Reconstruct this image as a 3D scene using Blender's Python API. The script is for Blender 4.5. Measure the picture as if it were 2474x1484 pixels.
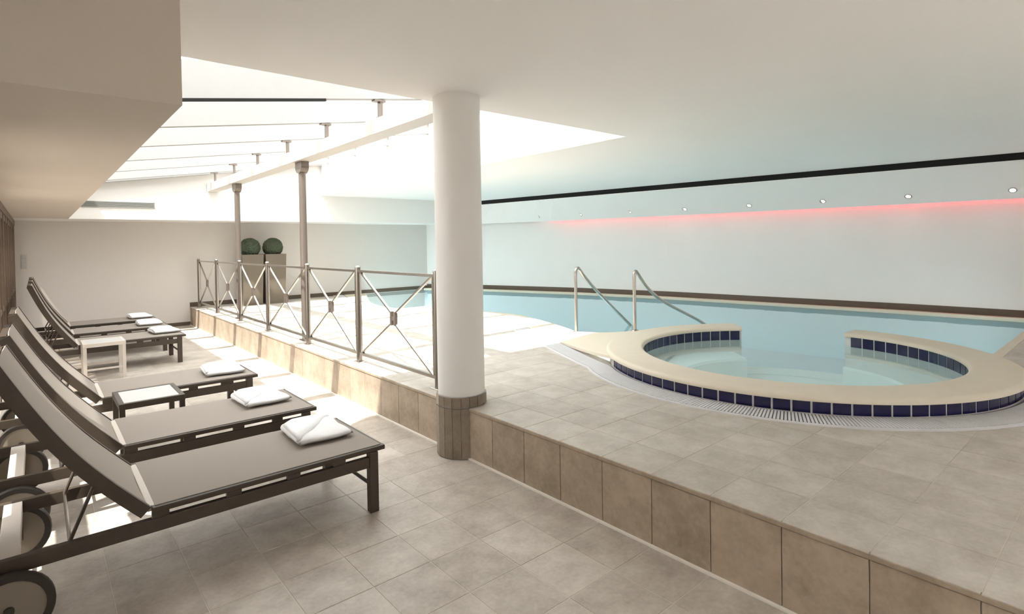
import bpy, bmesh, math, random
from mathutils import Vector, Matrix
random.seed(7)
S = bpy.context.scene
for o in list(bpy.data.objects):
    bpy.data.objects.remove(o, do_unlink=True)
COL = S.collection
PI = math.pi

# ------------------------------------------------------------------ camera
def cam_matrix(yaw, pit, rol, pos):
    f = Vector((math.sin(yaw)*math.cos(pit), math.cos(yaw)*math.cos(pit), -math.sin(pit)))
    r = Vector((math.cos(yaw), -math.sin(yaw), 0)); d = f.cross(r)
    r2 = r*math.cos(rol)+d*math.sin(rol); d2 = -r*math.sin(rol)+d*math.cos(rol)
    u, b = -d2, -f
    return Matrix(((r2.x, u.x, b.x, pos[0]), (r2.y, u.y, b.y, pos[1]), (r2.z, u.z, b.z, pos[2]), (0, 0, 0, 1)))
cd = bpy.data.cameras.new('camera'); co = bpy.data.objects.new('camera', cd); COL.objects.link(co)
cd.sensor_width = 36; cd.sensor_fit = 'HORIZONTAL'; cd.lens = 1337.5*36/2474
cd.shift_y = (607.45-742)/2474; cd.clip_start = 0.02
co.matrix_world = cam_matrix(math.radians(40.684), math.radians(.8475), math.radians(.9447), (0, 0, 1.6))
S.camera = co

# ------------------------------------------------------------------ world, sun, exposure
wd = bpy.data.worlds.new('sky'); S.world = wd; wd.use_nodes = True
bg = wd.node_tree.nodes['Background']; bg.inputs[0].default_value = (.985, .99, 1.0, 1); bg.inputs[1].default_value = 4.5
sd = bpy.data.lights.new('sun', 'SUN'); sun = bpy.data.objects.new('sun', sd); COL.objects.link(sun)
sd.energy = 10.5; sd.color = (1.0, .975, .94); sd.angle = math.radians(.8)
sun.rotation_euler = Vector((.50, .28, -1)).to_track_quat('-Z', 'Y').to_euler()
sun.location = (-2, -1, 8)
S.view_settings.view_transform = 'Standard'; S.view_settings.look = 'None'
S.view_settings.exposure = 1.88; S.view_settings.gamma = 1; S.view_settings.use_curve_mapping = False

# ------------------------------------------------------------------ materials
MATS = {}
def new_mat(name):
    m = bpy.data.materials.new(name); m.use_nodes = True
    nt = m.node_tree; p = nt.nodes['Principled BSDF']
    MATS[name] = m
    return m, nt, p
def plain(name, col, rough=.5, metal=0., noise=.06, scale=14., bump=0., spec=.5):
    m, nt, p = new_mat(name)
    p.inputs['Roughness'].default_value = rough; p.inputs['Metallic'].default_value = metal
    p.inputs['Specular IOR Level'].default_value = spec
    g = nt.nodes.new('ShaderNodeNewGeometry'); n = nt.nodes.new('ShaderNodeTexNoise')
    n.inputs['Scale'].default_value = scale; n.inputs['Detail'].default_value = 4
    nt.links.new(g.outputs['Position'], n.inputs['Vector'])
    mx = nt.nodes.new('ShaderNodeMix'); mx.data_type = 'RGBA'
    a = [max(0, c*(1-noise)) for c in col]; b = [min(1, c*(1+noise)) for c in col]
    mx.inputs[6].default_value = (*a, 1); mx.inputs[7].default_value = (*b, 1)
    nt.links.new(n.outputs['Fac'], mx.inputs[0]); nt.links.new(mx.outputs[2], p.inputs['Base Color'])
    if bump:
        bp = nt.nodes.new('ShaderNodeBump'); bp.inputs['Strength'].default_value = bump; bp.inputs['Distance'].default_value = .01
        nt.links.new(n.outputs['Fac'], bp.inputs['Height']); nt.links.new(bp.outputs[0], p.inputs['Normal'])
    return m
def tile_mat(name, dark, light, rough=.42):
    m, nt, p = new_mat(name)
    g = nt.nodes.new('ShaderNodeNewGeometry'); oi = nt.nodes.new('ShaderNodeObjectInfo')
    n1 = nt.nodes.new('ShaderNodeTexNoise'); n1.inputs['Scale'].default_value = 5; n1.inputs['Detail'].default_value = 8; n1.inputs['Roughness'].default_value = .65
    n2 = nt.nodes.new('ShaderNodeTexNoise'); n2.inputs['Scale'].default_value = 45; n2.inputs['Detail'].default_value = 5
    for n in (n1, n2): nt.links.new(g.outputs['Position'], n.inputs['Vector'])
    ad = nt.nodes.new('ShaderNodeMath'); ad.operation = 'MULTIPLY_ADD'
    nt.links.new(oi.outputs['Random'], ad.inputs[0]); ad.inputs[1].default_value = .16
    nt.links.new(n1.outputs['Fac'], ad.inputs[2])
    a2 = nt.nodes.new('ShaderNodeMath'); a2.operation = 'MULTIPLY_ADD'
    nt.links.new(n2.outputs['Fac'], a2.inputs[0]); a2.inputs[1].default_value = .35; nt.links.new(ad.outputs[0], a2.inputs[2])
    r = nt.nodes.new('ShaderNodeValToRGB'); r.color_ramp.elements[0].position = .42; r.color_ramp.elements[1].position = .95
    r.color_ramp.elements[0].color = (*dark, 1); r.color_ramp.elements[1].color = (*light, 1)
    nt.links.new(a2.outputs[0], r.inputs[0]); nt.links.new(r.outputs[0], p.inputs['Base Color'])
    p.inputs['Roughness'].default_value = rough
    bp = nt.nodes.new('ShaderNodeBump'); bp.inputs['Strength'].default_value = .12; bp.inputs['Distance'].default_value = .004
    nt.links.new(n2.outputs['Fac'], bp.inputs['Height']); nt.links.new(bp.outputs[0], p.inputs['Normal'])
    return m
def emit(name, col, st):
    m, nt, p = new_mat(name)
    p.inputs['Base Color'].default_value = (*col, 1); p.inputs['Emission Color'].default_value = (*col, 1); p.inputs['Emission Strength'].default_value = st
    return m
def clear(name, tint, gloss_rough=.02, ior=1.33, wave=0.):
    m, nt, p = new_mat(name); nt.nodes.remove(p)
    out = [n for n in nt.nodes if n.type == 'OUTPUT_MATERIAL'][0]
    t = nt.nodes.new('ShaderNodeBsdfTransparent'); t.inputs[0].default_value = (*tint, 1)
    g = nt.nodes.new('ShaderNodeBsdfGlossy'); g.inputs['Roughness'].default_value = gloss_rough; g.inputs[0].default_value = (.95, .98, 1, 1)
    f = nt.nodes.new('ShaderNodeFresnel')
    gb = nt.nodes.new('ShaderNodeNewGeometry'); mi = nt.nodes.new('ShaderNodeMix')   # same reflectance from either side of the thin sheet
    mi.inputs[2].default_value = ior; mi.inputs[3].default_value = 1/ior
    nt.links.new(gb.outputs['Backfacing'], mi.inputs[0]); nt.links.new(mi.outputs[0], f.inputs[0])
    mx = nt.nodes.new('ShaderNodeMixShader')
    nt.links.new(f.outputs[0], mx.inputs[0]); nt.links.new(t.outputs[0], mx.inputs[1]); nt.links.new(g.outputs[0], mx.inputs[2])
    nt.links.new(mx.outputs[0], out.inputs[0])
    if wave:
        ge = nt.nodes.new('ShaderNodeNewGeometry'); n = nt.nodes.new('ShaderNodeTexNoise'); n.inputs['Scale'].default_value = 3.5; n.inputs['Detail'].default_value = 3
        nt.links.new(ge.outputs['Position'], n.inputs['Vector'])
        b = nt.nodes.new('ShaderNodeBump'); b.inputs['Strength'].default_value = wave; b.inputs['Distance'].default_value = .02
        nt.links.new(n.outputs['Fac'], b.inputs['Height'])
        nt.links.new(b.outputs[0], g.inputs['Normal']); nt.links.new(b.outputs[0], f.inputs['Normal'])
    return m
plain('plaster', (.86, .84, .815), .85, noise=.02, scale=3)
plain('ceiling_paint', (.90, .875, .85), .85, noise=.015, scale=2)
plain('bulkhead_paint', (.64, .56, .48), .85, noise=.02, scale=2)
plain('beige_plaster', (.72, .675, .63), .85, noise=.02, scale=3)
plain('rafter_paint', (.36, .355, .345), .6, noise=.03)
plain('white_paint', (.86, .845, .82), .5, noise=.015)
plain('column_paint', (.84, .82, .79), .45, noise=.01)
plain('grout', (.64, .59, .52), .9, noise=.08)
plain('caulk', (.82, .77, .70), .7, noise=.03)
tile_mat('floor_tile', (.31, .262, .215), (.60, .54, .475))
tile_mat('deck_tile', (.36, .315, .262), (.60, .55, .488))
tile_mat('riser_tile', (.27, .205, .145), (.49, .395, .30), .5)
tile_mat('column_tile', (.13, .095, .065), (.30, .24, .18), .35)
plain('dark_frame', (.055, .040, .028), .42, noise=.15, scale=30)
plain('taupe_frame', (.30, .26, .21), .45, noise=.1)
plain('sling_fabric', (.30, .26, .225), .8, noise=.08, scale=160, bump=.15)
plain('cross_wood', (.62, .56, .50), .5, noise=.06)
plain('rubber', (.035, .028, .022), .6)
plain('wheel_disc', (.24, .20, .155), .55, noise=.05)
plain('post_steel', (.30, .265, .23), .28, metal=1., noise=.06, scale=40)
plain('steel', (.52, .485, .44), .25, metal=1., noise=.05, scale=40)
plain('dark_steel', (.20, .165, .14), .4, metal=.5, noise=.06)
plain('beam_paint', (.62, .57, .52), .5, noise=.03)
plain('blue_tile', (.009, .008, .055), .12, noise=.35, scale=9)
plain('tile_grout', (.72, .70, .68), .8)
plain('coping_stone', (.74, .665, .54), .55, noise=.05, scale=10)
plain('pool_lining', (.52, .69, .74), .6, noise=.03, scale=4)
plain('tub_lining', (.79, .90, .87), .6, noise=.03, scale=4)
plain('grate_plastic', (.72, .71, .72), .5)
plain('channel_dark', (.20, .20, .24), .7)
plain('baseboard_brown', (.105, .075, .052), .5, noise=.15)
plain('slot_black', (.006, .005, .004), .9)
plain('wood_brown', (.11, .075, .05), .45, noise=.2, scale=20)
plain('towel', (.88, .87, .88), .95, noise=.03, scale=220, bump=.5)
plain('planter_body', (.15, .122, .09), .7, noise=.12, scale=9, bump=.05)
plain('soil', (.05, .035, .025), .95)
plain('leaf', (.045, .06, .03), .65, noise=.6, scale=45, bump=.3)
plain('vent_grey', (.30, .30, .28), .5)
plain('patio', (.30, .27, .235), .9, noise=.1)
plain('table_top', (.56, .545, .53), .4, noise=.03)
plain('switch_plate', (.62, .58, .52), .5)
clear('glass', (.97, .98, .98), .0, 1.18)
clear('window_glass', (.52, .52, .51), .0, 1.18)  # grey tint added to weaken daylight from the left wall
clear('dimming_glass', (.28, .27, .26), .0, 1.18)  # heavier tint added to hold back daylight by the far loungers
clear('roof_glass', (.50, .505, .50), .0, 1.18)  # tint added to dim sky and sun below the skylight
clear('water', (.86, .97, .985), .01, 1.33, .06)
emit('lamp_glow', (1, .93, .82), 14)
emit('fill_glow', (.85, .96, 1), 6)  # glow of the added underwater fill lamps
emit('led_red', (1, .09, .12), 7)

# ------------------------------------------------------------------ mesh helpers
class MB:
    def __init__(s): s.v = []; s.f = []
    def add(s, vs, fs):
        o = len(s.v); s.v += [tuple(v) for v in vs]; s.f += [tuple(i+o for i in f) for f in fs]; return s
    def box(s, x0, x1, y0, y1, z0, z1):
        return s.add([(x0,y0,z0),(x1,y0,z0),(x1,y1,z0),(x0,y1,z0),(x0,y0,z1),(x1,y0,z1),(x1,y1,z1),(x0,y1,z1)],
                     [(3,2,1,0),(4,5,6,7),(0,1,5,4),(1,2,6,5),(2,3,7,6),(3,0,4,7)])
    def cham(s, x0, x1, y0, y1, z0, z1, c=.003):
        return s.add([(x0,y0,z0),(x1,y0,z0),(x1,y1,z0),(x0,y1,z0),(x0,y0,z1-c),(x1,y0,z1-c),(x1,y1,z1-c),(x0,y1,z1-c),
                      (x0+c,y0+c,z1),(x1-c,y0+c,z1),(x1-c,y1-c,z1),(x0+c,y1-c,z1)],
                     [(3,2,1,0),(0,1,5,4),(1,2,6,5),(2,3,7,6),(3,0,4,7),(4,5,9,8),(5,6,10,9),(6,7,11,10),(7,4,8,11),(8,9,10,11)])
    def bar(s, p, q, w, h, up=(0,0,1)):
        p, q = Vector(p), Vector(q); d = (q-p).normalized(); up = Vector(up)
        if abs(d.dot(up)) > .97: up = Vector((1,0,0))
        a = d.cross(up).normalized()*w/2; b = a.cross(d).normalized()*h/2
        return s.add([p-a-b,p+a-b,p+a+b,p-a+b,q-a-b,q+a-b,q+a+b,q-a+b],
                     [(0,1,2,3),(7,6,5,4),(1,0,4,5),(2,1,5,6),(3,2,6,7),(0,3,7,4)])
    def tube(s, pts, r, n=10):
        pts = [Vector(p) for p in pts]; rings = []
        prev = None
        for i, p in enumerate(pts):
            d = (pts[min(i+1, len(pts)-1)]-pts[max(i-1, 0)]).normalized()
            a = prev if prev is not None else (Vector((0,0,1)) if abs(d.z) < .9 else Vector((1,0,0)))
            a = (a-d*a.dot(d)).normalized(); prev = a; b = d.cross(a)
            rr = r[i] if isinstance(r, (list, tuple)) else r
            rings.append([p+(a*math.cos(2*PI*k/n)+b*math.sin(2*PI*k/n))*rr for k in range(n)])
        vs = [v for R in rings for v in R]; fs = []
        for i in range(len(rings)-1):
            for k in range(n):
                k2 = (k+1) % n; fs.append((i*n+k, i*n+k2, (i+1)*n+k2, (i+1)*n+k))
        fs.append(tuple(range(n-1, -1, -1))); fs.append(tuple((len(rings)-1)*n+k for k in range(n)))
        return s.add(vs, fs)
    def lathe(s, prof, n=24, axis='z', c=(0,0,0), a0=0., a1=2*PI, closed=False):
        full = abs(a1-a0-2*PI) < 1e-6; m = n if full else n+1
        vs = []
        for i in range(m):
            a = a0+(a1-a0)*i/n
            for (r, h) in prof:
                x, y = r*math.cos(a), r*math.sin(a)
                vs.append((c[0]+x, c[1]+y, c[2]+h) if axis == 'z' else (c[0]+x, c[1]+h, c[2]+y))
        k = len(prof); fs = []
        for i in range(n):
            j = (i+1) % m
            for q in range(k if closed else k-1):
                q2 = (q+1) % k
                fs.append((i*k+q, j*k+q, j*k+q2, i*k+q2))
        if not full and closed:
            fs.append(tuple(range(k-1, -1, -1))); fs.append(tuple(n*k+q for q in range(k)))
        return s.add(vs, fs)
    def prism(s, poly, z0, z1):
        n = len(poly)
        return s.add([(x,y,z0) for x,y in poly]+[(x,y,z1) for x,y in poly],
                     [tuple(range(n-1,-1,-1)), tuple(range(n,2*n))]+[(i,(i+1)%n,n+(i+1)%n,n+i) for i in range(n)])
    def mesh(s, name, mat, smooth=False, bev=0.):
        me = bpy.data.meshes.new(name); me.from_pydata(s.v, [], s.f); me.update()
        bm = bmesh.new(); bm.from_mesh(me); bmesh.ops.recalc_face_normals(bm, faces=bm.faces)
        if bev: bmesh.ops.bevel(bm, geom=list(bm.edges), offset=bev, segments=2, affect='EDGES', profile=.6)
        bm.to_mesh(me); bm.free()
        me.materials.append(MATS[mat])
        if smooth:
            for p in me.polygons: p.use_smooth = True
            if smooth != 'all': me.set_sharp_from_angle(angle=math.radians(38))
        return me
    def obj(s, name, mat, parent=None, smooth=False, bev=0.):
        return link(name, s.mesh(name, mat, smooth, bev), parent)
def link(name, me, parent=None, loc=None):
    o = bpy.data.objects.new(name, me); COL.objects.link(o)
    if parent: o.parent = parent
    if loc: o.location = loc
    return o
def tag(o, label=None, cat=None, group=None, kind=None):
    for k, v in (('label', label), ('category', cat), ('group', group), ('kind', kind)):
        if v: o[k] = v
    return o
def empty(name, loc=(0,0,0)):
    o = bpy.data.objects.new(name, None); COL.objects.link(o); o.location = loc; o.empty_display_size = .1; return o
def children(o): return [c for c in bpy.data.objects if c.parent == o]
def copy_tree(o, parent=None):
    c = o.copy(); COL.objects.link(c); c.parent = parent
    for ch in list(o.children): copy_tree(ch, c)
    return c
def struct(o, label=None): return tag(o, label, None, None, 'structure')
def catmull(P, n=8):
    out = []
    Q = [P[0]]+list(P)+[P[-1]]
    for i in range(1, len(Q)-2):
        p0, p1, p2, p3 = [Vector(q) for q in Q[i-1:i+3]]
        for k in range(n):
            t = k/n
            out.append(.5*((2*p1)+(-p0+p2)*t+(2*p0-5*p1+4*p2-p3)*t*t+(-p0+3*p1-3*p2+p3)*t**3))
    out.append(Vector(P[-1])); return out

# ------------------------------------------------------------------ key dimensions (metres)
XR = 2.41; ZD = .38; YE = 13.15; YB = -2.5; ZC = 2.72; ZS = 2.14; YBK = 12.05
SX0, SX1, SY0 = .43, 4.82, 3.70
TC = (5.57, 2.36); RO, RI = 1.72, 1.40
WALL = [(8.2, 13.15), (9.0, 11.55), (9.85, 8.95), (10.3, 6.85), (10.55, 4.5), (10.75, 2.7), (10.8, 1.2), (10.95, -2.5)]
def wallx(y):
    for (xa, ya), (xb, yb) in zip(WALL, WALL[1:]):
        if yb <= y <= ya: return xa+(xb-xa)*(ya-y)/(ya-yb)
    return WALL[0][0] if y > 13 else WALL[-1][0]
def slotx(y): return 8.85+(11.45-y)*.1296
G = catmull([(5.75,13.1),(5.35,11.8),(5.0,10.6),(4.83,9.73),(4.9,8.9),(5.19,8.25),(5.52,7.5),(5.62,7.0),(5.56,6.5),(5.2,5.6),(4.9,4.95),(4.6,4.3),(4.36,3.77),(4.22,3.43)])
I3 = catmull([(6.35,13.1,.39),(5.75,11.8,.39),(5.3,10.65,.39),(5.18,9.75,.39),(5.37,9.1,.39),(5.75,8.4,.39),(6.03,7.83,.39),(6.14,7.13,.39),(6.03,6.51,.39),(5.8,5.8,.39),(5.62,5.33,.39),(5.4,4.98,.42),(5.45,4.5,.455),(5.72,4.2,.485)])

# ------------------------------------------------------------------ floor (lower) with single tiles
floor = struct(MB().box(-.5, XR+.1, YB, YE+.1, -.12, -.002).obj('floor', 'grout'), 'beige stone tile floor of the lounging area')
PX, PY = .31, .333
def tile_field(parent, cells, z, mat, name, near=300):
    cells = sorted(cells, key=lambda c: (c[0]**2+c[1]**2))
    g = .0035
    me = MB().cham(-PX/2+g/2, PX/2-g/2, -PY/2+g/2, PY/2-g/2, -.02, 0, .0014).mesh(name, mat)
    sizes = {}
    for (cx, cy, x0, x1, y0, y1) in cells[:near]:
        key = (round(x1-x0, 3), round(y1-y0, 3))
        if key == (round(PX, 3), round(PY, 3)): m = me
        else:
            if key not in sizes:
                w, h = key; sizes[key] = MB().cham(-w/2+g/2, w/2-g/2, -h/2+g/2, h/2-g/2, -.02, 0, .0014).mesh(name, mat)
            m = sizes[key]
        link(name, m, parent, (cx, cy, z+random.uniform(-.0006, .0006)))
    rest = cells[near:]
    if rest:
        mb = MB()
        for (cx, cy, x0, x1, y0, y1) in rest: mb.cham(x0+g/2, x1-g/2, y0+g/2, y1-g/2, z-.02, z+random.uniform(-.0006, .0006))
        tag(mb.obj(name+'_field', mat, parent), kind='stuff')
def clip_half(poly, p, n):
    out = []
    for a, b in zip(poly, poly[1:]+poly[:1]):
        da = (a[0]-p[0])*n[0]+(a[1]-p[1])*n[1]; db_ = (b[0]-p[0])*n[0]+(b[1]-p[1])*n[1]
        if da <= 0: out.append(a)
        if (da < 0 < db_) or (db_ < 0 < da):
            t = da/(da-db_); out.append((a[0]+(b[0]-a[0])*t, a[1]+(b[1]-a[1])*t))
    return out
def cells_rect(xs, ys): return [((a+b)/2, (c+d)/2, a, b, c, d) for a, b in zip(xs, xs[1:]) for c, d in zip(ys, ys[1:])]
ys = [.055+PY*k for k in range(-7, 40)]; ys = [y for y in ys if y < YE]+[YE]
xs = [XR-.005-PX*k for k in range(0, 9)][::-1]; xs = [-.3]+xs
tile_field(floor, [c for c in cells_rect(xs, ys) if c[1] > .3 or c[0] > 1.2], 0, 'floor_tile', 'floor_tile')
mb = MB()
for c in cells_rect(xs, ys):
    if not (c[1] > .3 or c[0] > 1.2): mb.cham(c[2]+.002, c[3]-.002, c[4]+.002, c[5]-.002, -.02, 0)
tag(mb.obj('floor_tile_field', 'floor_tile', floor), kind='stuff')

# ------------------------------------------------------------------ raised pool deck
def in_pool(x, y):
    if (x-TC[0])**2+(y-TC[1])**2 < (RO-.02)**2: return True
    if x > 6.5 and y > 1.05: return True
    if y < 3.43: return x > 6.9 and y > 1.07
    best = min(G, key=lambda g: abs(g[1]-y)); return x > best[0]+.05
xsd = [XR+PX*k for k in range(0, 28)]
cells = []; cut = []; db = MB()
GO = []
for i, g in enumerate(G):
    a_, b_ = G[max(i-1, 0)], G[min(i+1, len(G)-1)]; t_ = Vector((b_[0]-a_[0], b_[1]-a_[1])).normalized(); n_ = Vector((-t_.y, t_.x))
    if n_.x < 0 and g[1] > 3.6: n_ = -n_
    GO.append((Vector((g[0], g[1]))+n_*.1, n_))
for c in cells_rect(xsd, ys):
    cs = [(c[2], c[4]), (c[3], c[4]), (c[3], c[5]), (c[2], c[5])]
    if all(in_pool(*p) for p in cs): continue
    poly = cs; r0 = RO-.12
    if any(math.hypot(x-TC[0], y-TC[1]) < r0 for x, y in cs):
        d = Vector((c[0]-TC[0], c[1]-TC[1])).normalized(); poly = clip_half(poly, (TC[0]+d.x*r0, TC[1]+d.y*r0), (-d.x, -d.y))
    if c[1] > 3.2 and c[0] > 4.0 and poly:
        q, nn = min(GO, key=lambda h: (h[0].x-c[0])**2+(h[0].y-c[1])**2); poly = clip_half(poly, q, nn)
    if c[0] > 6.5 and poly: poly = clip_half(poly, (0, 1.05), (0, 1))
    if len(poly) < 3: continue
    ar = abs(sum(a_[0]*b_[1]-b_[0]*a_[1] for a_, b_ in zip(poly, poly[1:]+poly[:1])))/2
    if ar < .002: continue
    db.prism([(max(x, XR+.018), y) for x, y in poly], .30, ZD-.002)
    if ar < PX*PY*.995: cut.append((c, poly))
    else: cells.append(c)
db.box(XR+.012, XR+.03, YB, YE, -.05, ZD-.02)
deck = struct(db.obj('pool_deck', 'grout'), 'raised beige tiled pool deck with a tiled step face')
tile_field(deck, cells, ZD, 'deck_tile', 'deck_tile', 300-len(cut))
for c, poly in cut:
    mx_ = sum(p[0] for p in poly)/len(poly); my_ = sum(p[1] for p in poly)/len(poly)
    k_ = 1-.0035/.31
    MB().prism([(mx_+(x-mx_)*k_, my_+(y-my_)*k_) for x, y in poly], ZD-.02, ZD).obj('deck_tile', 'deck_tile', deck)
rme = MB().cham(-PY/2+.002, PY/2-.002, 0, .346, 0, .014, .002)
rmesh = rme.mesh('riser_tile', 'riser_tile')
for k in range(len(ys)-1):
    o = link('riser_tile', rmesh, deck, (XR+.016, (ys[k]+ys[k+1])/2, .008))
    o.rotation_euler = Matrix(((0,0,-1),(-1,0,0),(0,1,0))).to_euler()
MB().box(XR-.014, XR+.01, YB, YE, -.004, .010).obj('caulk_line', 'caulk', deck)
MB().box(XR-.004, XR+.012, YB, YE, .359, ZD-.004).obj('edge_trim', 'riser_tile', deck)

# ------------------------------------------------------------------ swimming pool
pool = empty('swimming_pool', (8, 7, 0)); tag(pool, 'free-form swimming pool with cream wavy coping and pale turquoise lining', 'pool')
inv = pool.matrix_world.inverted() if False else None
def pobj(mb, name, mat, **k):
    o = mb.obj(name, mat, pool, **k); o.location = (-8, -7, 0); return o
mb = MB().box(4.0, 10.7, .6, 13.1, -1.1, -.5)
n = len(I3)
mb.add([(p.x, p.y, -1.0) for p in I3]+[(p.x, p.y, p.z-.012) for p in I3], [(i, i+1, n+i+1, n+i) for i in range(n-1)])
mb.box(6.6, 10.95, 1.02, 1.07, -1.0, .368)
wl = [(x-.13, min(y, 13.1)) for x, y in WALL[:-1]]
m = len(wl)
mb.add([(x, y, -1.0) for x, y in wl]+[(x, y, .372) for x, y in wl], [(i, i+1, m+i+1, m+i) for i in range(m-1)])
pobj(mb, 'basin', 'pool_lining')
# coping strip with thickness
def strip(A, B, t):
    n = len(A); vs = [tuple(p) for p in A]+[tuple(p) for p in B]+[(p[0], p[1], p[2]-t) for p in A]+[(p[0], p[1], p[2]-t) for p in B]
    fs = []
    for i in range(n-1):
        fs += [(i, i+1, n+i+1, n+i), (2*n+i, 3*n+i, 3*n+i+1, 2*n+i+1), (i, 2*n+i, 2*n+i+1, i+1), (n+i, n+i+1, 3*n+i+1, 3*n+i)]
    fs += [(0, n, 3*n, 2*n), (n-1, 3*n-1, 4*n-1, 2*n-1)]
    return MB().add(vs, fs)
G3 = [Vector((g[0], g[1], p.z)) for g, p in zip(G, I3)]
pobj(strip(G3, I3, .03), 'coping', 'coping_stone', smooth=True)
mb = MB(); w2 = [(x-.14, min(y, 13.12), .40) for x, y in WALL[:-1]]; w3 = [(x-.001, min(y, 13.12), .40) for x, y in WALL[:-1]]
pobj(strip([Vector(p) for p in w2], [Vector(p) for p in w3], .06), 'wall_rim', 'coping_stone')
pobj(MB().box(6.75, 10.9, 1.0, 1.085, .34, .384), 'edge_coping', 'coping_stone')
# overflow channel and grate running outside the coping
path = [Vector((g[0], g[1])) for g in G]
for k in range(1, 61):
    a = math.radians(142+(322-142)*k/60); path.append(Vector((TC[0]+(RO+.01)*math.cos(a), TC[1]+(RO+.01)*math.sin(a))))
def resample(P, d):
    out = []; acc = 0.; nxt = 0.
    for a, b in zip(P, P[1:]):
        L = (b-a).length
        while nxt <= acc+L:
            t = (nxt-acc)/L; out.append((a.lerp(b, t), (b-a).normalized())); nxt += d
        acc += L
    return out
ch = MB(); rs = resample(path, .1)
sm = []
for i, (p, d) in enumerate(rs):
    dd = Vector((0, 0))
    for q in range(max(0, i-2), min(len(rs), i+3)): dd += rs[q][1]
    dd.normalize(); sm.append((p, Vector((dd.y, -dd.x))))
A = [Vector((p.x, p.y, .3835)) for p, nn in sm]; B = [Vector((p.x-0*nn.x, p.y, .3835)) for p, nn in sm]
side = 1 if (sm[30][1].x < 0) else -1
O1 = [Vector((p.x+side*nn.x*.24, p.y+side*nn.y*.24, .3835)) for p, nn in sm]
pobj(strip(A, O1, .02), 'overflow_channel', 'channel_dark')
gm = MB()
for (p, d), in zip(resample([Vector((a.x, a.y)) for a in A], .021)):
    pass
fine = resample([Vector((a.x, a.y)) for a in A], .021); tot = len(fine)
for i, (p, d) in enumerate(fine):
    f = i*.021/.1; j = min(int(f), len(sm)-2); nn = sm[j][1].lerp(sm[j+1][1], f-j).normalized()*side
    tn = Vector((-nn.y, nn.x))*.0072
    a = p+nn*.022; b = p+nn*.225
    gm.add([(a.x-tn.x,a.y-tn.y,.391),(a.x+tn.x,a.y+tn.y,.391),(b.x+tn.x,b.y+tn.y,.391),(b.x-tn.x,b.y-tn.y,.391),
            (a.x-tn.x,a.y-tn.y,.381),(a.x+tn.x,a.y+tn.y,.381),(b.x+tn.x,b.y+tn.y,.381),(b.x-tn.x,b.y-tn.y,.381)],
           [(0,1,2,3),(1,0,4,5),(2,1,5,6),(3,2,6,7),(0,3,7,4)])
go = pobj(gm, 'overflow_grate', 'grate_plastic'); tag(go, 'pale slotted overflow grate', kind='stuff')
for nm, off in (('grate_edge', .233),):
    P2 = [Vector((p.x+side*nn.x*off, p.y+side*nn.y*off, .391)) for p, nn in sm]; P3 = [Vector((p.x+side*nn.x*(off+.022), p.y+side*nn.y*(off+.022), .391)) for p, nn in sm]
    pobj(strip(P2, P3, .02), nm, 'grate_plastic')
# water
poly = [(p.x-.0, p.y) for p in I3]
for k in range(0, 50):
    a = math.radians(86+(321-86)*k/49); poly.append((TC[0]+1.5*math.cos(a), TC[1]+1.5*math.sin(a)))
poly += [(6.9, 1.06), (10.7, 1.06)]+[(x-.1, y) for x, y in WALL[-2::-1]]
bm = bmesh.new(); vs = [bm.verts.new((x, y, .374)) for x, y in poly]; fc = bm.faces.new(vs); bmesh.ops.triangulate(bm, faces=[fc])
for f in bm.faces:
    if f.normal.z < 0: f.normal_flip()
me = bpy.data.meshes.new('pool_water'); bm.to_mesh(me); bm.free(); me.materials.append(MATS['water'])
tag(link('pool_water', me), 'still pale turquoise water filling the pool and hot tub', 'water', kind='stuff')

# unseen lamps added below the waterline to brighten water and pool side
def pool_fill_lamp(p, d, lb, en=1.6):
    r = empty('pool_fill_lamp', p); r.rotation_euler = Vector(d).to_track_quat('Z', 'Y').to_euler()
    MB().lathe([(.085, .0), (.12, .0), (.115, .02), (.085, .025)], 20).obj('bezel', 'steel', r, smooth=True)
    MB().lathe([(.001, .015), (.086, .010)], 16).obj('lens', 'fill_glow', r)
    ld = bpy.data.lights.new('pool_fill_light', 'AREA'); ld.shape = 'DISK'; ld.size = .17; ld.energy = en; ld.color = (1.0, .95, .88)
    lo = bpy.data.objects.new('pool_fill_light', ld); COL.objects.link(lo); lo.parent = r; lo.location = (0, 0, .03); lo.rotation_euler = (PI, 0, 0)
    tag(r, lb, 'pool lamp', 'unseen fill lamps added in the pool wall')
for (x, y) in ((6.25, 7.1), (5.95, 6.0), (5.35, 9.5), (6.0, 12.3)):
    pool_fill_lamp((x+.02, y, -.12), (1, 0, 0), 'round unseen fill lamp added below the wavy pool coping')
for x in (8.0, 9.6): pool_fill_lamp((x, 1.085, -.12), (0, 1, 0), 'round unseen fill lamp added below the straight pool edge')
# ------------------------------------------------------------------ hot tub
tub = empty('hot_tub', (TC[0], TC[1], 0)); tag(tub, 'round hot tub with cream coping and dark blue tile band beside the pool', 'hot tub')
A0, A1 = math.radians(44), math.radians(358)
MB().lathe([(RI+.006, -.95), (RO-.005, -.95), (RO-.005, .478), (RI+.006, .478)], 120, a0=A0, a1=A1, closed=True).obj('tub_wall', 'tile_grout', tub, smooth=True)
pr = []
c0, c1, zt, zb = RI-.025, RO+.03, .518, .476
for k in range(7):
    a = PI/2*k/6; pr.append((c1-.04+.04*math.sin(a), zt-.032+.032*math.cos(a)))
pr += [(c1, zb), (c0, zb)]
for k in range(7):
    a = PI/2*k/6; pr.append((c0+.04-.04*math.cos(a), zt-.032+.032*math.sin(a)))
MB().lathe(pr, 120, a0=A0, a1=A1, closed=True).obj('coping', 'coping_stone', tub, smooth=True)
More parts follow.
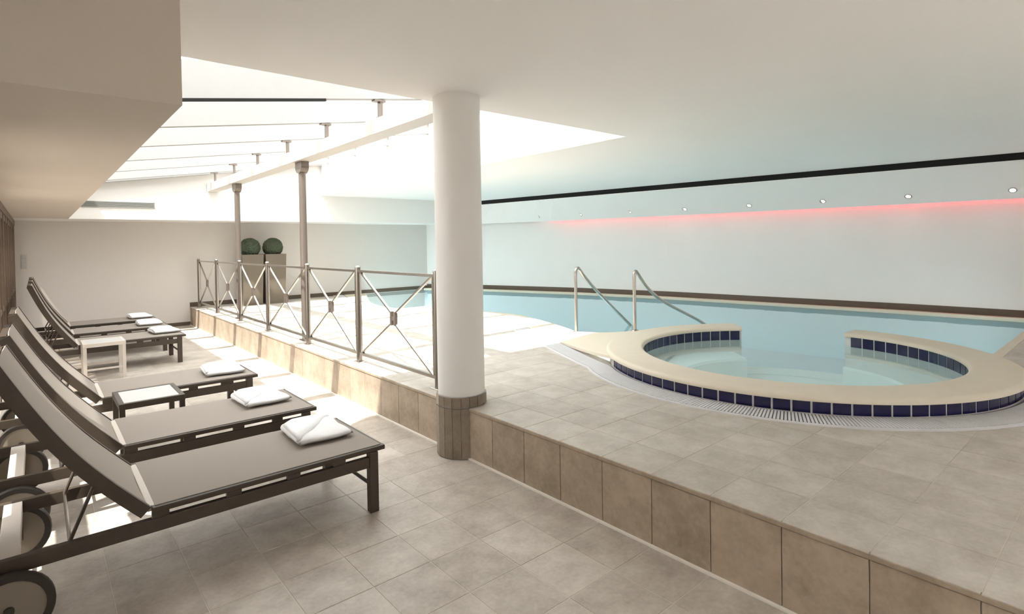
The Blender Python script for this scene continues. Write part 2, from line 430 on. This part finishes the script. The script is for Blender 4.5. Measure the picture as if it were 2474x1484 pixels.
def arc_tile(r, th, half, z0, z1):
    mb = MB(); r0, r1 = r, r+th
    return mb.lathe([(r0, z0), (r1, z0), (r1, z1), (r0, z1)], 2, a0=-half, a1=half, closed=True)
st = math.radians(4.15)
to = arc_tile(RO-.021, .021, st/2*.89, .389, .473).mesh('blue_tile', 'blue_tile')
a = math.radians(141.5); aend = math.radians(322)
while a < aend:
    link('blue_tile', to, tub).rotation_euler = (0, 0, a+st/2); a += st
st2 = math.radians(5.1)
ti = arc_tile(RI, .021, st2/2*.89, .36, .471).mesh('blue_tile', 'blue_tile')
a = A0+.012
while a < A1-st2:
    link('blue_tile', ti, tub).rotation_euler = (0, 0, a+st2/2); a += st2
MB().lathe([(0.001, -.04), (1.43, -.04), (1.43, -.5), (.001, -.5)], 60).obj('tub_floor', 'tub_lining', tub, smooth=True)
MB().lathe([(1.0, -.42), (.98, .19), (1.0, .215), (1.43, .215), (1.43, -.42)], 90, a0=math.radians(48), a1=math.radians(350), closed=True).obj('bench', 'tub_lining', tub, smooth=True)
MB().lathe([(1.418, -.42), (1.418, .36), (1.43, .36), (1.43, -.42)], 90, a0=A0, a1=A1, closed=True).obj('inner_lining', 'tub_lining', tub, smooth=True)
MB().lathe([(1.30, -.95), (1.68, -.95), (1.68, -.03), (1.30, -.03)], 16, a0=math.radians(-3), a1=math.radians(45), closed=True).obj('entry_sill', 'tub_lining', tub, smooth=True)

# ------------------------------------------------------------------ walls
def wall(name, mb, mat='plaster', label=None): return struct(mb.obj(name, mat), label)
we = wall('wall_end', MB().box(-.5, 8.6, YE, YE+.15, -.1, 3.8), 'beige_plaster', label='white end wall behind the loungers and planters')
wr = MB(); k = len(WALL)
wr.add([(x, y, -1.0) for x, y in WALL]+[(x, y, 2.9) for x, y in WALL]+[(x+.15, y, -1.0) for x, y in WALL]+[(x+.15, y, 2.9) for x, y in WALL],
       [(i, i+1, k+i+1, k+i) for i in range(k-1)]+[(2*k+i, 3*k+i, 3*k+i+1, 2*k+i+1) for i in range(k-1)]+[(k+i, k+i+1, 3*k+i+1, 3*k+i) for i in range(k-1)])
wall('wall_right', wr, label='long white curved wall beyond the pool')
wall('wall_back', MB().box(-.5, 11.2, YB-.15, YB, -.1, 2.9), label='white wall at the near end of the room')
# left wall with glazed openings
W_Y = [-2.2, 3.35, 4.75, 6.15, 7.55, 8.95, 10.35, 11.75]; WW = 1.28; WZ0, WZ1 = .12, 2.06  # first window is unseen, added to light the near end
lw = MB().box(-.5, -.3, YB, W_Y[0], -.1, 2.9)
for i, y in enumerate(W_Y):
    y1 = y+WW; y2 = W_Y[i+1] if i+1 < len(W_Y) else YE
    lw.box(-.5, -.3, y, y1, -.1, WZ0); lw.box(-.5, -.3, y, y1, WZ1, 2.9); lw.box(-.5, -.3, y1, y2, -.1, 2.9)
wall('wall_left', lw, label='white wall with tall windows behind the lounger heads')
for i, y in enumerate(W_Y):
    y1 = y+WW
    w = struct(empty('window_%d' % (i+2), (-.38, y+WW/2, WZ0)), 'tall brown framed window in the wall behind the loungers')
    def wp(mb, nm, mat): 
        o = mb.obj(nm, mat, w); o.location = (.38, -(y+WW/2), -WZ0); return o
    for a, b in ((y, y+.07), (y1-.07, y1), (y+WW/2-.035, y+WW/2+.035)): wp(MB().box(-.42, -.285, a, b, WZ0, WZ1), 'stile', 'wood_brown')
    for a, b in ((WZ0, WZ0+.09), (WZ1-.08, WZ1), (.92, .97)): wp(MB().box(-.415, -.29, y, y1, a, b), 'rail', 'wood_brown')
    for a, b in ((y+.07, y+WW/2-.035), (y+WW/2+.035, y1-.07)):
        wp(MB().box(-.352, -.346, a, b, WZ0+.09, .92), 'pane', 'window_glass' if y < 7 else 'dimming_glass'); wp(MB().box(-.352, -.346, a, b, .97, WZ1-.08), 'pane', 'window_glass' if y < 7 else 'dimming_glass')
struct(MB().box(-.31, -.275, 2.4, YE, 2.05, 2.14).obj('trim_1', 'wood_brown'), 'brown timber head trim above the windows')
struct(MB().box(-.31, -.285, YE-.16, YE, 0, 2.05).obj('trim_2', 'wood_brown'), 'brown corner post of the window wall')
# baseboards
struct(MB().box(-.3, XR, YE-.014, YE, 0, .075).obj('baseboard_end', 'baseboard_brown'), 'dark baseboard along the lower end wall')
struct(MB().box(XR, 8.25, YE-.014, YE, ZD, ZD+.09).obj('baseboard_pool', 'baseboard_brown'), 'dark baseboard of the end wall along the pool deck')
wb = [Vector((x-.012, y, .505)) for x, y in WALL]; wb2 = [Vector((x+.01, y, .505)) for x, y in WALL]
struct(strip(wb, wb2, .108).obj('baseboard_right', 'baseboard_brown'), 'dark brown band at the foot of the curved wall')

# ------------------------------------------------------------------ ceiling, bulkheads, cove
cm = MB(); t = .12
RX0, RX1, RY0, RY1 = 1.2, 2.1, -2.2, -1.25     # unseen roof light, added as fill for the near end
cm.prism([(-.5, RY1), (slotx(RY1), RY1), (slotx(SY0), SY0), (-.5, SY0)], ZC, ZC+t)
cm.prism([(-.5, YB), (slotx(YB), YB), (slotx(RY0), RY0), (-.5, RY0)], ZC, ZC+t)
cm.box(-.5, RX0, RY0, RY1, ZC, ZC+t); cm.prism([(RX1, RY0), (slotx(RY0), RY0), (slotx(RY1), RY1), (RX1, RY1)], ZC, ZC+t)
cm.prism([(SX1, SY0), (slotx(SY0), SY0), (slotx(YBK), YBK), (SX1, YBK)], ZC, ZC+t)
cm.box(SX0-.12, SX1+.12, SY0-.12, SY0, ZC+t, 3.95)
struct(cm.obj('ceiling', 'ceiling_paint'), 'smooth off-white ceiling over pool and deck')
struct(MB().box(SX1-.006, SX1+.12, SY0, YBK, ZC+.0005, 3.95).obj('wall_skylight', 'white_paint'), 'white side wall of the skylight well')
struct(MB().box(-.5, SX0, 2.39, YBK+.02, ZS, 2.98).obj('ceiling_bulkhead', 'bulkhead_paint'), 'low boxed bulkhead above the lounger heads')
struct(MB().box(-.5, 8.75, YBK, YE+.05, ZS, 3.95).obj('wall_bulkhead', 'plaster'), 'white boxed bulkhead over the end wall')
yy = [YB+(YBK-YB)*i/30 for i in range(31)]
S1 = [Vector((slotx(y)+.02, y, 2.622)) for y in yy]; S2 = [Vector((max(wallx(y)-.10, slotx(y)+.04), y, 2.142)) for y in yy]
struct(strip(S1, S2, .02).obj('ceiling_cove', 'ceiling_paint'), 'sloping cove panel between the ceiling slot and the pool wall')
k = len(yy)
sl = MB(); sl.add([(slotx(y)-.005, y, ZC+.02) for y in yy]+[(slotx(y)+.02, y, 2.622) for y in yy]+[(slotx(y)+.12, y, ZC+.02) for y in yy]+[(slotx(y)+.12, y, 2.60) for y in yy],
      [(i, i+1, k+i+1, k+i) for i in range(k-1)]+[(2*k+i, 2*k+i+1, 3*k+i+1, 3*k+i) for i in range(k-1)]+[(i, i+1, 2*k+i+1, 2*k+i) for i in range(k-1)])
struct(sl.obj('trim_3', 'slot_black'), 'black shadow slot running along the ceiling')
rl2 = struct(empty('window_20', ((RX0+RX1)/2, (RY0+RY1)/2, ZC+t)), 'unseen flat roof light added to brighten the near end of the room')
for i in range(3):
    wx = (RX1-RX0)/3; a_ = RX0+wx*i-(RX0+RX1)/2
    MB().box(a_+.03, a_+wx-.03, -(RY1-RY0)/2+.03, (RY1-RY0)/2-.03, .03, .036).obj('pane', 'glass', rl2)
    MB().box(a_-.03, a_+.03, -(RY1-RY0)/2, (RY1-RY0)/2, 0, .06).obj('bar', 'white_paint', rl2)
# roof lid over the cove void so no daylight leaks in
struct(MB().prism([(slotx(YB)-.2, YB-.15), (11.3, YB-.15), (11.3, 6), (9.6, YE+.2), (slotx(YBK)-.2, YE+.2), (slotx(YBK)-.2, YBK)], 2.86, 2.95).obj('ceiling_lid', 'ceiling_paint'), 'upper ceiling slab above the cove')

# red light line tucked behind the cove edge
pts = [(wallx(y)-.05, y, 2.30) for y in [9.6-i*.4 for i in range(28)] if y > -1.5]
tag(MB().tube(pts, .012, 6).obj('led_strip', 'led_red'), 'red light strip tucked between the cove panel and the pool wall', 'light strip')
# recessed spotlights in the cove
for i, y in enumerate([1.33, 2.56, 3.77, 5.01, 6.29, 7.53, 8.76, 9.88]):
    f = .76; xa, xb = slotx(y)+.02, wallx(y)-.10
    p = Vector((xa+(xb-xa)*f, y, 2.622-.48*f-.02))
    nrm = Vector((-.48, 0, -(xb-xa))).normalized()
    r = empty('recessed_spotlight', p); r.rotation_euler = (-nrm).to_track_quat('Z', 'Y').to_euler()
    MB().lathe([(.034, .012), (.034, -.004), (.05, -.006), (.052, .004)], 16).obj('bezel', 'steel', r, smooth=True)
    MB().lathe([(.001, -.001), (.033, -.001), (.033, .008), (.001, .008)], 12).obj('lens', 'lamp_glow', r)
    tag(r, 'small round recessed spotlight in the sloping cove panel', 'spotlight', 'spotlights along the cove')

# ------------------------------------------------------------------ skylight
def rz(x): return 3.03+.155*(x-2.55)
sky = struct(empty('window_1', (2.6, 8, 3.0)), 'sloping glazed skylight with white rafters over the deck')
def sk(mb, nm, mat, **kw):
    o = mb.obj(nm, mat, sky, **kw); o.location = (-2.6, -8, -3.0); return o
RY = [3.66+1.325*i for i in range(7)]+[12.0]
for y in RY: sk(MB().bar((SX0-.02, y, rz(SX0)+.15), (SX1+.02, y, rz(SX1)+.15), .075, .30), 'rafter', 'rafter_paint')
for y in RY[1:-1]:
    z1 = rz(2.575)
    sk(MB().box(2.57, 2.64, y-.035, y+.035, 2.845, 2.86).box(2.59, 2.615, y-.03, y+.03, 2.86, z1-.02).box(2.53, 2.645, y-.035, y+.035, z1-.025, z1-.004), 'short_post', 'dark_steel')
for a, b in zip(RY, RY[1:]):
    x0, x1 = SX0, SX1; zt = .325
    sk(MB().add([(x0,a,rz(x0)+zt),(x1,a,rz(x1)+zt),(x1,b,rz(x1)+zt),(x0,b,rz(x0)+zt),(x0,a,rz(x0)+zt+.01),(x1,a,rz(x1)+zt+.01),(x1,b,rz(x1)+zt+.01),(x0,b,rz(x0)+zt+.01)],
              [(3,2,1,0),(4,5,6,7),(0,1,5,4),(1,2,6,5),(2,3,7,6),(3,0,4,7)]), 'pane', 'roof_glass')
sk(MB().bar((SX0, RY[1]-.03, rz(SX0)-.012), (2.04, RY[1]-.03, rz(2.04)-.012), .03, .022), 'rafter_gap_bar', 'slot_black')  # black bar standing in for the dark gap under this rafter
for x in (SX0+.03, SX1-.03): sk(MB().box(x-.04, x+.04, RY[0], RY[-1], rz(x)+.22, rz(x)+.32), 'purlin', 'white_paint')
tag(MB().box(2.55, 2.75, SY0+.02, YBK-.01, 2.70, 2.845).obj('ceiling_beam', 'beam_paint', bev=.004), 'long pale beam crossing the skylight above the railing', 'beam')

# ------------------------------------------------------------------ columns
for y, lb in ((10.33, 'slim brown steel post beside the planters carrying the beam'), (7.25, 'slim brown steel post rising from the middle of the railing')):
    c = empty('steel_post', (2.65, y, ZD))
    MB().tube([(0,0,.012), (0,0,2.2)], .045, 16).obj('pole', 'dark_steel', c, smooth=True)
    MB().cham(-.056, .056, -.075, .075, .001, .013).obj('base_plate', 'dark_steel', c)
    mb = MB(); prf = [(-.11, 2.318), (.11, 2.318)]+[(.11*math.cos(t), 2.26-.09*math.sin(t)) for t in [PI*i/10 for i in range(11)]]
    n = len(prf); mb.add([(-.05, a, z) for a, z in prf]+[(.05, a, z) for a, z in prf], [tuple(range(n)), tuple(range(2*n-1, n-1, -1))]+[(i, (i+1) % n, n+(i+1) % n, n+i) for i in range(n)])
    mb.obj('capital', 'dark_steel', c)
    tag(c, lb, 'column')
CX, CY = 2.47, 3.50
c = empty('column', (CX, CY, 0)); tag(c, 'thick round white column with a brown tiled foot at the deck edge', 'column')
MB().lathe([(.178, .462), (.18, .47), (.18, ZC), (.001, ZC), (.001, .462)], 48).obj('shaft', 'column_paint', c, smooth=True)
NF = 18; hw = .192*math.tan(PI/NF)
MB().lathe([(.181, 0), (.181, .459), (.001, .459), (.001, 0)], 36).obj('core', 'tile_grout', c)
ft = MB().add([(.172, -hw*.86, 0), (.172, hw*.86, 0), (.192, hw*.96, 0), (.192, -hw*.96, 0), (.172, -hw*.86, 1), (.172, hw*.86, 1), (.192, hw*.96, 1), (.192, -hw*.96, 1)],
              [(3,2,1,0),(4,5,6,7),(0,1,5,4),(1,2,6,5),(2,3,7,6),(3,0,4,7)]).mesh('foot_tile', 'column_tile')
for i in range(NF):
    a = 2*PI*i/NF+.05
    o = link('foot_tile', ft, c, (0, 0, ZD+.004)); o.rotation_euler = (0, 0, a); o.scale = (1, 1, .074)
    if math.cos(a)*.19 < (XR-CX)+.02:
        o = link('foot_tile', ft, c, (0, 0, .006)); o.rotation_euler = (0, 0, a); o.scale = (1, 1, .371)

# ------------------------------------------------------------------ railing
XF = 2.55; PYS = [3.95, 5.45, 6.88, 8.45, 9.9, 11.45, 12.95]
rl = empty('railing', (XF, 8.45, ZD)); tag(rl, 'polished steel railing with crossed bars along the deck edge', 'railing')
def rp(mb, nm, mat='steel', **kw):
    o = mb.obj(nm, mat, rl, **kw); o.location = (-XF, -8.45, -ZD); return o
for y in PYS:
    p = rp(MB().tube([(XF, y, ZD+.008), (XF, y, 1.375)], .028, 14), 'post', 'post_steel', smooth=True)
    q = MB().lathe([(.001, 1.392), (.02, 1.388), (.03, 1.375), (.03, 1.37), (.001, 1.37)], 14, c=(XF, y, 0)).obj('cap', 'steel', p, smooth=True)
    q = MB().cham(XF-.042, XF+.042, y-.06, y+.06, ZD+.0005, ZD+.01).obj('foot_plate', 'steel', p)
for a, b in zip(PYS, PYS[1:]):
    y0, y1 = a+.055, b-.055; z0, z1 = .475, 1.335
    rp(MB().box(XF-.012, XF+.012, y0-.03, y1+.03, z1-.012, z1+.012), 'top_rail'); rp(MB().box(XF-.014, XF+.014, y0-.03, y1+.03, z0-.014, z0+.014), 'bottom_rail')
    for y in (y0, y1): rp(MB().box(XF-.008, XF+.008, y-.008, y+.008, z0, z1), 'stile')
    ym, zm = (y0+y1)/2, (z0+z1)/2
    for sy, sz in ((-1,-1),(-1,1),(1,-1),(1,1)):
        e = (XF, y0 if sy < 0 else y1, z0 if sz < 0 else z1)
        rp(MB().bar(e, (XF, ym+sy*.035, zm+sz*.05), .016, .022, (1,0,0)), 'cross_bar')
    rp(MB().box(XF-.014, XF+.014, ym-.048, ym-.02, zm-.065, zm+.065).box(XF-.014, XF+.014, ym+.02, ym+.048, zm-.065, zm+.065).box(XF-.01, XF+.01, ym-.03, ym+.03, zm-.02, zm+.02), 'hub', 'dark_steel')

# ------------------------------------------------------------------ pool handrails
def handrail(pts, lb):
    P = [Vector(p) for p in pts]
    h = empty('pool_handrail', P[0])
    sm = catmull(P, 6)
    o = MB().tube([p-P[0] for p in sm], .021, 12).obj('rail', 'steel', h, smooth=True)
    MB().lathe([(.022, 0.0), (.05, 0.0), (.046, .012), (.022, .018)], 16).obj('flange', 'steel', h, smooth=True)
    tag(h, lb, 'handrail')
handrail([(5.42,5.02,.40),(5.42,5.02,.9),(5.42,5.02,1.18),(5.45,5.02,1.25),(5.50,5.02,1.235),(5.60,5.02,1.13),(5.91,5.02,.87),(6.5,5.02,.43),(6.8,5.02,.2)], 'bent steel pool handrail standing on the wavy coping')
handrail([(5.66,4.25,.478),(5.66,4.25,.95),(5.66,4.25,1.15),(5.68,4.25,1.215),(5.73,4.25,1.195),(5.92,4.26,1.02),(6.19,4.27,.85),(6.48,4.27,.72),(7.2,4.27,.44),(7.5,4.27,.28)], 'bent steel pool handrail rising beside the hot tub rim')

# ------------------------------------------------------------------ sun loungers
def make_lounger(bx=-.505, bz=.745):
    r = empty('sun_lounger')
    HW = .345
    for s in (-1, 1):
        sr = MB().box(-.27, 1.545, s*HW-.017, s*HW+.017, .272, .335).obj('side_rail', 'dark_frame', r, bev=.003)
        MB().box(.40, 1.60, s*HW-.016, s*HW+.016, .360, .388).obj('sling_tube', 'dark_frame', r, bev=.005)
        for x in (.40, .72, 1.02, 1.28): MB().box(x, x+.07, s*HW-.012, s*HW+.012, .333, .363).obj('spacer', 'dark_frame', sr)
        MB().box(1.495, 1.55, s*HW-.024, s*HW+.024, 0.0, .361).obj('leg', 'dark_frame', r, bev=.004)
    MB().tube([(1.522, -HW, .155), (1.522, HW, .155)], .011, 8).obj('stretcher', 'dark_frame', r)
    MB().box(-.135, -.065, -HW+.017, HW-.017, .270, .333).obj('head_beam', 'cross_wood', r, bev=.003)
    MB().box(1.56, 1.60, -HW+.016, HW-.016, .362, .386).obj('foot_tube', 'dark_frame', r, bev=.004)
    for s in (-1, 1):
        w = MB().lathe([(.118, -.018), (.143, -.02), (.148, -.012), (.148, .012), (.143, .02), (.118, .018)], 32, axis='y', c=(-.1, s*(HW+.05), .148), closed=True).obj('wheel', 'rubber', r, smooth=True)
        MB().lathe([(.001, -.012), (.119, -.012), (.119, .012), (.001, .012)], 32, axis='y', c=(-.1, s*(HW+.05), .148)).obj('wheel_disc', 'wheel_disc', w)
        MB().lathe([(.001, -.026), (.018, -.026), (.018, .026), (.001, .026)], 12, axis='y', c=(-.1, s*(HW+.05), .148)).obj('hub', 'rubber', w)
        MB().box(-.135, -.065, s*HW-.012, s*HW+.012, .13, .28).obj('wheel_bracket', 'dark_frame', r)
    MB().tube([(-.1, -HW-.06, .148), (-.1, HW+.06, .148)], .009, 8).obj('axle', 'steel', r)
    # seat sling, slightly sagging
    nx, ny = 10, 8
    def sheet(path, hw, th, sag):
        mb = MB(); vs = []; k = len(path)
        for off in (0, -th):
            for (x, z, nxn, nz) in path:
                for j in range(ny+1):
                    v = -1+2*j/ny; d = off-sag*(1-v*v)
                    vs.append((x+nxn*d, v*hw, z+nz*d))
        fs = []; m = ny+1
        for i in range(k-1):
            for j in range(ny):
                a = i*m+j; fs.append((a, a+1, a+m+1, a+m)); b = a+k*m; fs.append((b, b+m, b+m+1, b+1))
        for i in range(k-1):
            for j in (0, ny):
                a = i*m+j; fs.append((a, a+m, a+m+k*m, a+k*m))
        for i in (0, k-1):
            for j in range(ny):
                a = i*m+j; fs.append((a, a+k*m, a+1+k*m, a+1))
        return mb.add(vs, fs)
    MB().box(.385, .415, -HW+.016, HW-.016, .362, .39).obj('seat_head_tube', 'cross_wood', r, bev=.004)
    sheet([(.415+(1.58-.415)*i/nx, .392, 0, 1) for i in range(nx+1)], HW-.004, .005, .006).obj('seat_sling', 'sling_fabric', r, smooth=True)
    # backrest curve
    cv = []
    for i in range(15):
        t = i/14; x = .395+bx*t-.03*math.sin(PI*t); z = .385+bz*t-.028*math.sin(PI*t)
        cv.append((x, z))
    pn = []
    for i, (x, z) in enumerate(cv):
        a, b = cv[max(i-1, 0)], cv[min(i+1, 14)]; dx, dz = b[0]-a[0], b[1]-a[1]; L = math.hypot(dx, dz); pn.append((x, z, dz/L, -dx/L))
    br = sheet([(x, z, nx_, nz_) for x, z, nx_, nz_ in pn], HW-.026, .005, .008).obj('backrest_sling', 'sling_fabric', r, smooth=True)
    for s in (-1, 1):
        mb = MB(); vs = []; yc = s*(HW-.012); hw = .015
        for x, z, nx_, nz_ in pn:
            for dy, d in ((-hw, .004), (hw, .004), (hw, -.052), (-hw, -.052)): vs.append((x+nx_*d, yc+dy, z+nz_*d))
        fs = [(3,2,1,0), tuple(14*4+q for q in range(4))]
        for i in range(14):
            for q in range(4): fs.append((i*4+q, i*4+(q+1) % 4, i*4+4+(q+1) % 4, i*4+4+q))
        mb.add(vs, fs).obj('backrest_tube', 'dark_frame', r, smooth=True)
    for i in (4, 9, 14):
        x, z, a, b = pn[i]; MB().bar((x-a*.03, -HW+.02, z-b*.03), (x-a*.03, HW-.02, z-b*.03), .03, .022).obj('back_slat', 'dark_frame', r)
    x, z, a, b = pn[4]
    for s in (-1, 1):
        MB().tube([(x-a*.05, s*(HW-.03), z-b*.05), (.10, s*(HW-.03), .325)], .008, 8).obj('prop', 'dark_frame', r)
    MB().tube([(.10, -HW+.02, .325), (.10, HW-.02, .325)], .008, 8).obj('prop_bar', 'steel', r)
    return r
L = [(3.06, 'dark framed taupe sun lounger standing clear of any side table, nearest the white column'),
     (4.14, 'dark framed taupe sun lounger with the small brown side table behind it'),
     (5.60, 'taupe sun lounger standing between the brown side table and the open floor'),
     (8.95, 'taupe sun lounger beside the pale side table'),
     (10.15, 'taupe sun lounger in the middle of the three standing by the end wall'),
     (11.30, 'taupe sun lounger closest to the white end wall')]
proto = None
for i, (y, lb) in enumerate(L):
    if i in (0, 3): o = proto = make_lounger(*((-.505, .745) if i == 0 else (-.43, .79)))
    else: o = copy_tree(proto)
    o.location = (-.015, y+.36, 0)
    tag(o, lb, 'sun lounger', 'sun loungers in a row along the windows')

# ------------------------------------------------------------------ towels
def make_towel():
    r = empty('folded_towel')
    def pad(x0, x1, y0, y1, z0, z1, nm, par, skew=0., wob=.004):
        nx, ny = 16, 16; mb = MB(); vs = []
        for top in (1, 0):
            for i in range(nx+1):
                for j in range(ny+1):
                    u, v = i/nx, j/ny; x = x0+(x1-x0)*u; y = y0+(y1-y0)*v
                    e = min(u, 1-u, v, 1-v); rnd = min(1, e*9)**.5
                    z = (z0+z1)/2+((z1-z0)/2*rnd if top else -(z1-z0)/2*(rnd if e < .1 else 1))
                    x += (.5-v)*skew+.006*math.sin(v*9); y += .006*math.sin(u*8)
                    if top: z += wob*math.sin(u*7+v*3)*rnd
                    else: z = max(z, z0)
                    vs.append((x, y, z))
        m = ny+1; k = (nx+1)*m; fs = []
        for i in range(nx):
            for j in range(ny):
                a = i*m+j; fs.append((a, a+m, a+m+1, a+1)); fs.append((k+a, k+a+1, k+a+m+1, k+a+m))
        bd = [i*m for i in range(nx+1)]+[nx*m+j for j in range(1, ny+1)]+[i*m+ny for i in range(nx-1, -1, -1)]+[j for j in range(ny-1, 0, -1)]
        for a, b in zip(bd, bd[1:]+bd[:1]): fs.append((a, b, k+b, k+a))
        return mb.add(vs, fs).obj(nm, 'towel', par, smooth='all')
    pad(-.17, .17, -.20, .20, .0, .044, 'base_fold', r)
    # triangular top flap folded over diagonally
    N = 14; mb = MB(); vs = []
    A, B, Cc = Vector((-.168, -.19)), Vector((-.165, .19)), Vector((.15, .195))
    idx = {}
    for lay in (0, 1):
        for i in range(N+1):
            for j in range(N+1-i):
                u, v = i/N, j/N; w = 1-u-v; p = A*u+B*v+Cc*w
                e = min(1, 6*min(u+.08, v+.08, w+.08)); edge = v  # distance from the diagonal
                z = .040+(0 if lay == 0 else .026*min(1, edge*7+.25)*min(1, 5*min(u+w, 1))+.004*math.sin(9*u+4*w))
                idx[(lay, i, j)] = len(vs); vs.append((p.x, p.y, z))
    fs = []
    for lay in (0, 1):
        for i in range(N):
            for j in range(N-i):
                t = (idx[(lay,i,j)], idx[(lay,i+1,j)], idx[(lay,i,j+1)]); fs.append(t if lay else t[::-1])
                if i+j < N-1:
                    t = (idx[(lay,i+1,j)], idx[(lay,i+1,j+1)], idx[(lay,i,j+1)]); fs.append(t if lay else t[::-1])
    bd = [(i, 0) for i in range(N)]+[(N-j, j) for j in range(N)]+[(0, N-j) for j in range(N)]
    for a, b in zip(bd, bd[1:]+bd[:1]): fs.append((idx[(0,)+a], idx[(0,)+b], idx[(1,)+b], idx[(1,)+a]))
    mb.add(vs, fs).obj('top_flap', 'towel', r, smooth='all')
    MB().lathe([(.001, -.165), (.019, -.165), (.023, .165), (.001, .165)], 10, axis='y').obj('rolled_edge', 'towel', r, smooth=True)
    ro = r.children[-1] if r.children else None
    return r
tw = None
T = [(1.345, 3.53, -3, 'white folded towel on the lounger nearest the white column'), (1.325, 4.62, 2, 'white folded towel on the lounger in front of the brown side table'),
     (1.36, 5.95, -5, 'white folded towel on the lounger behind the brown side table'), (1.39, 9.42, 4, 'white folded towel on the lounger beside the pale side table'),
     (1.36, 10.58, -2, 'white folded towel on the middle one of the three far loungers'), (1.37, 11.75, 3, 'white folded towel on the lounger closest to the end wall')]
for i, (x, y, a, lb) in enumerate(T):
    o = make_towel() if i == 0 else copy_tree(tw)
    if i == 0:
        tw = o
        for ch in list(bpy.data.objects):
            if ch.parent == o and ch.name.startswith('rolled_edge'):
                ch.location = (-.152, .01, .03)
    o.location = (x, y, .392); o.rotation_euler = (0, 0, math.radians(a))
    tag(o, lb, 'towel', 'folded towels on the loungers')

# ------------------------------------------------------------------ side tables
def side_table(x0, x1, y0, y1, h, leg, lb, tm):
    r = empty('side_table', ((x0+x1)/2, (y0+y1)/2, 0)); w, d = (x1-x0)/2, (y1-y0)/2
    MB().box(-w+.03, w-.03, -d+.03, d-.03, h-.02, h-.003).obj('top_panel', tm, r)
    for s in (-1, 1):
        MB().box(-w, w, s*d-.035*(s > 0), s*d+.035*(s < 0), h-.045, h).obj('apron', leg, r, bev=.003)
        MB().box(s*w-.035*(s > 0), s*w+.035*(s < 0), -d+.035, d-.035, h-.045, h).obj('apron', leg, r, bev=.003)
        for q in (-1, 1):
            cx, cy = s*(w-.02), q*(d-.02)
            MB().box(cx-.018, cx+.018, cy-.018, cy+.018, 0, h-.044).obj('leg', leg, r)
        MB().bar((-w+.02, s*(d-.02), .14), (w-.02, s*(d-.02), .14), .018, .022).obj('stretcher', leg, r)
    tag(r, lb, 'side table')
side_table(.44, .87, 5.0, 5.50, .45, 'dark_frame', 'small brown side table with a light top between two loungers', 'table_top')
side_table(.40, .83, 8.42, 8.88, .46, 'cross_wood', 'small pale side table beside a far lounger', 'table_top')

# ------------------------------------------------------------------ planters with clipped balls
def planter(x, y, lb):
    r = empty('topiary_planter', (x, y, ZD))
    b, t, h = .185, .215, 1.07
    mb = MB(); q = [(-1,-1),(1,-1),(1,1),(-1,1)]
    lv = [(b, 0), (t, h), (t-.02, h), (t-.022, h-.05)]
    vs = [(sx*s, sy*s, z) for s, z in lv for sx, sy in q]; fs = [(3,2,1,0)]
    for i in range(len(lv)-1):
        for k in range(4): fs.append((i*4+k, i*4+(k+1) % 4, i*4+4+(k+1) % 4, i*4+4+k))
    mb.add(vs, fs).obj('pot', 'planter_body', r)
    MB().box(-t+.022, t-.022, -t+.022, t-.022, h-.06, h-.045).obj('soil', 'soil', r)
    bm = bmesh.new(); bmesh.ops.create_icosphere(bm, subdivisions=5, radius=.205)
    rnd = random.Random(int(x*100))
    for v in bm.verts: v.co *= 1+rnd.uniform(-.055, .045)
    for v in bm.verts: v.co.z += 1.215
    me = bpy.data.meshes.new('foliage'); bm.to_mesh(me); bm.free(); me.materials.append(MATS['leaf'])
    link('foliage', me, r)
    tag(r, lb, 'planter', 'ball topiary planters by the end wall')
planter(3.46, 12.6, 'tall square planter with a clipped ball, beside the slim steel post')
planter(3.93, 12.6, 'tall square planter with a clipped ball, on the pool side of its twin')

# ------------------------------------------------------------------ small wall fittings
v = empty('air_vent', (1.14, YBK, 2.40)); tag(v, 'long grey slotted air vent in the white bulkhead', 'air vent')
MB().box(-.53, .53, -.006, .004, -.05, .05).obj('backing', 'slot_black' if False else 'vent_grey', v)
for a, b, c_, d in ((-.53, .53, -.055, -.042), (-.53, .53, .042, .055), (-.54, -.525, -.055, .055), (.525, .54, -.055, .055)): MB().box(a, b, -.016, 0, c_, d).obj('frame', 'vent_grey', v)
for i in range(5): MB().bar((-.52, -.010, -.034+.017*i), (.52, -.010, -.034+.017*i), .012, .003, (0, .6, 1)).obj('slat', 'vent_grey', v)
s = empty('switch_panel', (-.165, YE, 1.41)); tag(s, 'column of light switches on the end wall by the window corner', 'light switch')
MB().cham(-.042, .042, -.13, .13, 0, .008).obj('plate', 'switch_plate', s).rotation_euler = (PI/2, 0, 0)
for i in range(3):
    o = MB().cham(-.03, .03, -.03, .03, 0, .006).obj('switch', 'table_top', s); o.rotation_euler = (PI/2, 0, 0); o.location = (0, -.008, -.08+.08*i)
# smoke detector bump under the slot
# ------------------------------------------------------------------ ground outside the windows
struct(MB().box(-14, -.5, -14, 20, -.2, -.06).box(-.5, 14, -14, YB-.16, -.2, -.06).obj('terrace', 'patio'), 'pale paved terrace outside the windows')
